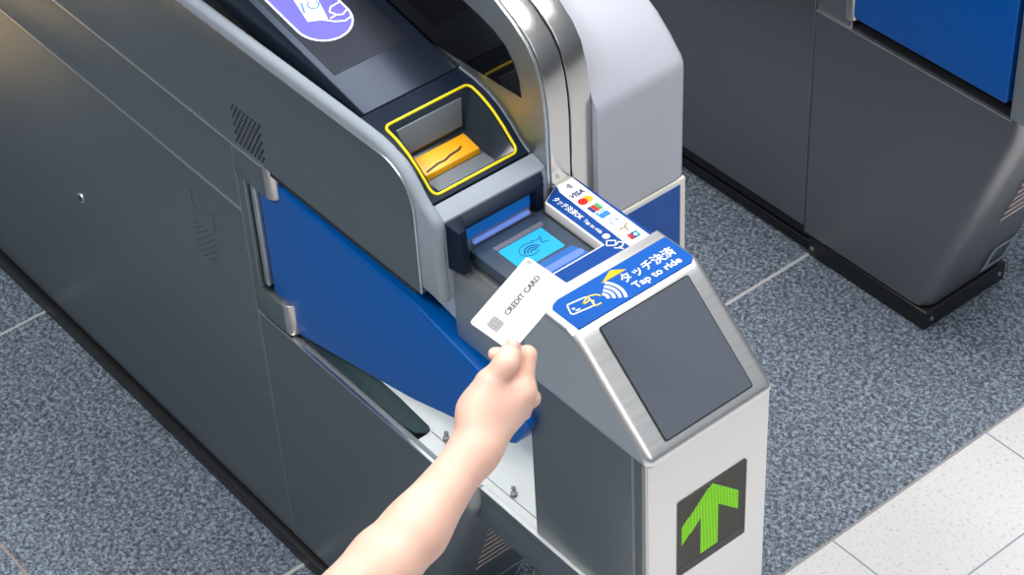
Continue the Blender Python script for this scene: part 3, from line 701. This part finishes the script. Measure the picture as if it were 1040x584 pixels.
#@@SDF_END
def surface_nets(Fv, ax):
    ins = Fv < 0
    nx, ny, nz = Fv.shape
    cnt = np.zeros((nx-1, ny-1, nz-1), np.int8)
    for dx in (0, 1):
        for dy in (0, 1):
            for dz in (0, 1): cnt += ins[dx:nx-1+dx, dy:ny-1+dy, dz:nz-1+dz]
    act = (cnt > 0) & (cnt < 8)
    I = np.argwhere(act); idm = -np.ones(act.shape, np.int64); idm[act] = np.arange(len(I))
    acc = np.zeros((len(I), 3)); num = np.zeros(len(I))
    cor = [(a, b, c) for a in (0, 1) for b in (0, 1) for c in (0, 1)]
    for a in cor:
        for k in range(3):
            if a[k]: continue
            b = list(a); b[k] = 1
            fa = Fv[I[:, 0]+a[0], I[:, 1]+a[1], I[:, 2]+a[2]].astype(float); fb = Fv[I[:, 0]+b[0], I[:, 1]+b[1], I[:, 2]+b[2]].astype(float)
            s = (fa < 0) != (fb < 0)
            t = np.where(s, fa/np.where(s, fa-fb, 1), 0)
            p = np.array(a, float)[None, :].repeat(len(I), 0); p[:, k] += t
            acc[s] += p[s]; num[s] += 1
    vs = I + acc/num[:, None]
    step = np.array([a[1]-a[0] for a in ax]); org = np.array([a[0] for a in ax])
    vs = org + vs*step
    fs = []
    for k in range(3):
        u, v = (k+1) % 3, (k+2) % 3
        sl0 = [slice(None)]*3; sl1 = [slice(None)]*3; sl0[k] = slice(0, -1); sl1[k] = slice(1, None)
        e = np.argwhere(ins[tuple(sl0)] != ins[tuple(sl1)])
        e = e[(e[:, u] > 0) & (e[:, v] > 0)]
        e = e[(e[:, u] < Fv.shape[u]-1) & (e[:, v] < Fv.shape[v]-1)]
        flip = ins[e[:, 0], e[:, 1], e[:, 2]]
        def at(du, dv):
            q = e.copy(); q[:, u] -= du; q[:, v] -= dv; return idm[q[:, 0], q[:, 1], q[:, 2]]
        Q = np.stack([at(0, 0), at(1, 0), at(1, 1), at(0, 1)], 1)
        Q = np.where(flip[:, None], Q[:, ::-1], Q)
        fs.append(Q)
    return vs, np.concatenate(fs)
hv, hf = surface_nets(sd, ax)
me = bpy.data.meshes.new('person')
pc = V(tuple(H['fore']))
me.from_pydata([tuple(V(p)-pc) for p in hv.tolist()], [], hf.tolist())
bm = bmesh.new(); bm.from_mesh(me)
for _ in range(3): bmesh.ops.smooth_vert(bm, verts=bm.verts, factor=.5, use_axis_x=True, use_axis_y=True, use_axis_z=True)
bmesh.ops.recalc_face_normals(bm, faces=bm.faces)
for fc in bm.faces: fc.smooth = True
bm.to_mesh(me); bm.free()
me.materials.append(M['skin'])
PR = bpy.data.objects.new('person', me); COL.objects.link(PR); PR.location = pc
tag(PR, 'bare forearm and hand of a person pinching a white card over the gate', 'person')
# thumbnail
t1 = V(tuple(H['tip1'])); t0 = V(tuple(H['tip0'])); td = (t1-t0).normalized()
camp = V((1.14630, -1.02053, 2.29623)); nn = (camp-t1).normalized(); nn = (nn - td*nn.dot(td)).normalized(); sdv = td.cross(nn)
nm = MB(); loops = []
for i in range(9):
    a = -1+2*i/8; row = []
    for j in range(9):
        b = -1+2*j/8
        ang = b*.70; rr_ = .0090-.0005*max(0, a)**2
        half = 1 if a < .3 else math.sqrt(max(.12, 1-((a-.3)/.72)**2))
        ang *= half
        c_ = t1 + td*(.0012+a*.0058)
        row.append(c_ + nn*(math.cos(ang)*rr_+.0001-.0012*max(0, a)) + sdv*math.sin(ang)*rr_)
    loops.append(row)
nm.loft(loops, False, False)
nb = nm.build('fingernail', M['nail'], PR)
sm = nb.modifiers.new('thick', 'SOLIDIFY'); sm.thickness = .0006

# ------------------------------------------------------------------ light
W = bpy.data.worlds.new('station_light'); S.world = W; W.use_nodes = True
nt = W.node_tree; bg = nt.nodes['Background']; L = nt.links.new
tc = N(nt, 'ShaderNodeTexCoord'); sp = N(nt, 'ShaderNodeSeparateXYZ'); L(tc.outputs['Generated'], sp.inputs['Vector'])
rp = N(nt, 'ShaderNodeValToRGB'); e = rp.color_ramp.elements
mr = N(nt, 'ShaderNodeMapRange'); mr.inputs['From Min'].default_value = -1; L(sp.outputs['Z'], mr.inputs['Value'])
e[0].position = 0; e[0].color = (.10, .11, .12, 1); e[1].position = 1; e[1].color = (.80, .85, .92, 1)
for p, c in ((.5, (.22, .24, .27, 1)), (.62, (.42, .46, .52, 1)), (.8, (.62, .68, .76, 1))):
    x = e.new(p); x.color = c
L(mr.outputs['Result'], rp.inputs['Fac']); L(rp.outputs['Color'], bg.inputs['Color']); bg.inputs['Strength'].default_value = .45
def area(name, loc, target, sx, sy, power, col=(1, 1, 1)):
    l = bpy.data.lights.new(name, 'AREA'); l.shape = 'RECTANGLE'; l.size = sx; l.size_y = sy; l.energy = power; l.color = col
    o = bpy.data.objects.new(name, l); COL.objects.link(o); o.location = loc
    o.rotation_euler = (V(target)-V(loc)).to_track_quat('-Z', 'Y').to_euler(); return o
area('ceiling_lamp', (-.3, 1.2, 4.2), (-.2, .4, 0), 2.6, 1.2, 125, (1, .98, .95))
area('ceiling_lamp', (2.4, -.2, 3.6), (.3, 0, .5), 1.2, 2.4, 30, (1, .98, .96))
area('ceiling_lamp', (-.3, -2.2, 4.0), (-.4, -.3, .4), 2.0, .6, 95, (1, .98, .96))
area('ceiling_lamp', (-1.6, .2, 4.4), (-1.6, -.2, 0), .5, 3.0, 50, (1, .97, .93))
area('pocket_fill', (-.42, .088, .64), (-.42, .030, .456), .56, .015, .24, (.95, 1, .98))  # unseen fill light added behind the flap to brighten the tray
sl = bpy.data.lights.new('warm_spot', 'SPOT'); sl.energy = 3800; sl.color = (1, .52, .17); sl.spot_size = math.radians(24); sl.spot_blend = 1; sl.shadow_soft_size = .1
so = bpy.data.objects.new('warm_spot', sl); COL.objects.link(so); so.location = (-2.7, -.7, 3.2); so.rotation_euler = (V((-2.68, -.60, 0))-V((-2.7, -.7, 3.2))).to_track_quat('-Z', 'Y').to_euler()

# ------------------------------------------------------------------ camera
cam = bpy.data.cameras.new('camera'); cam.sensor_width = 36; cam.lens = 76.656; cam.clip_start = .05
co = bpy.data.objects.new('camera', cam); COL.objects.link(co)
R_ = V((.6332342, .7725793, -.0462121)); D_ = V((.4864345, -.4437200, -.7526580)); F_ = V((-.6019933, .4541296, -.6567879))
mw = Matrix(((R_.x, -D_.x, -F_.x, 1.14630), (R_.y, -D_.y, -F_.y, -1.02053), (R_.z, -D_.z, -F_.z, 2.29623), (0, 0, 0, 1)))
co.matrix_world = mw
S.camera = co
vs_ = S.view_settings; vs_.view_transform = 'Standard'; vs_.look = 'None'; vs_.gamma = 1; vs_.exposure = 0.0; vs_.use_curve_mapping = False
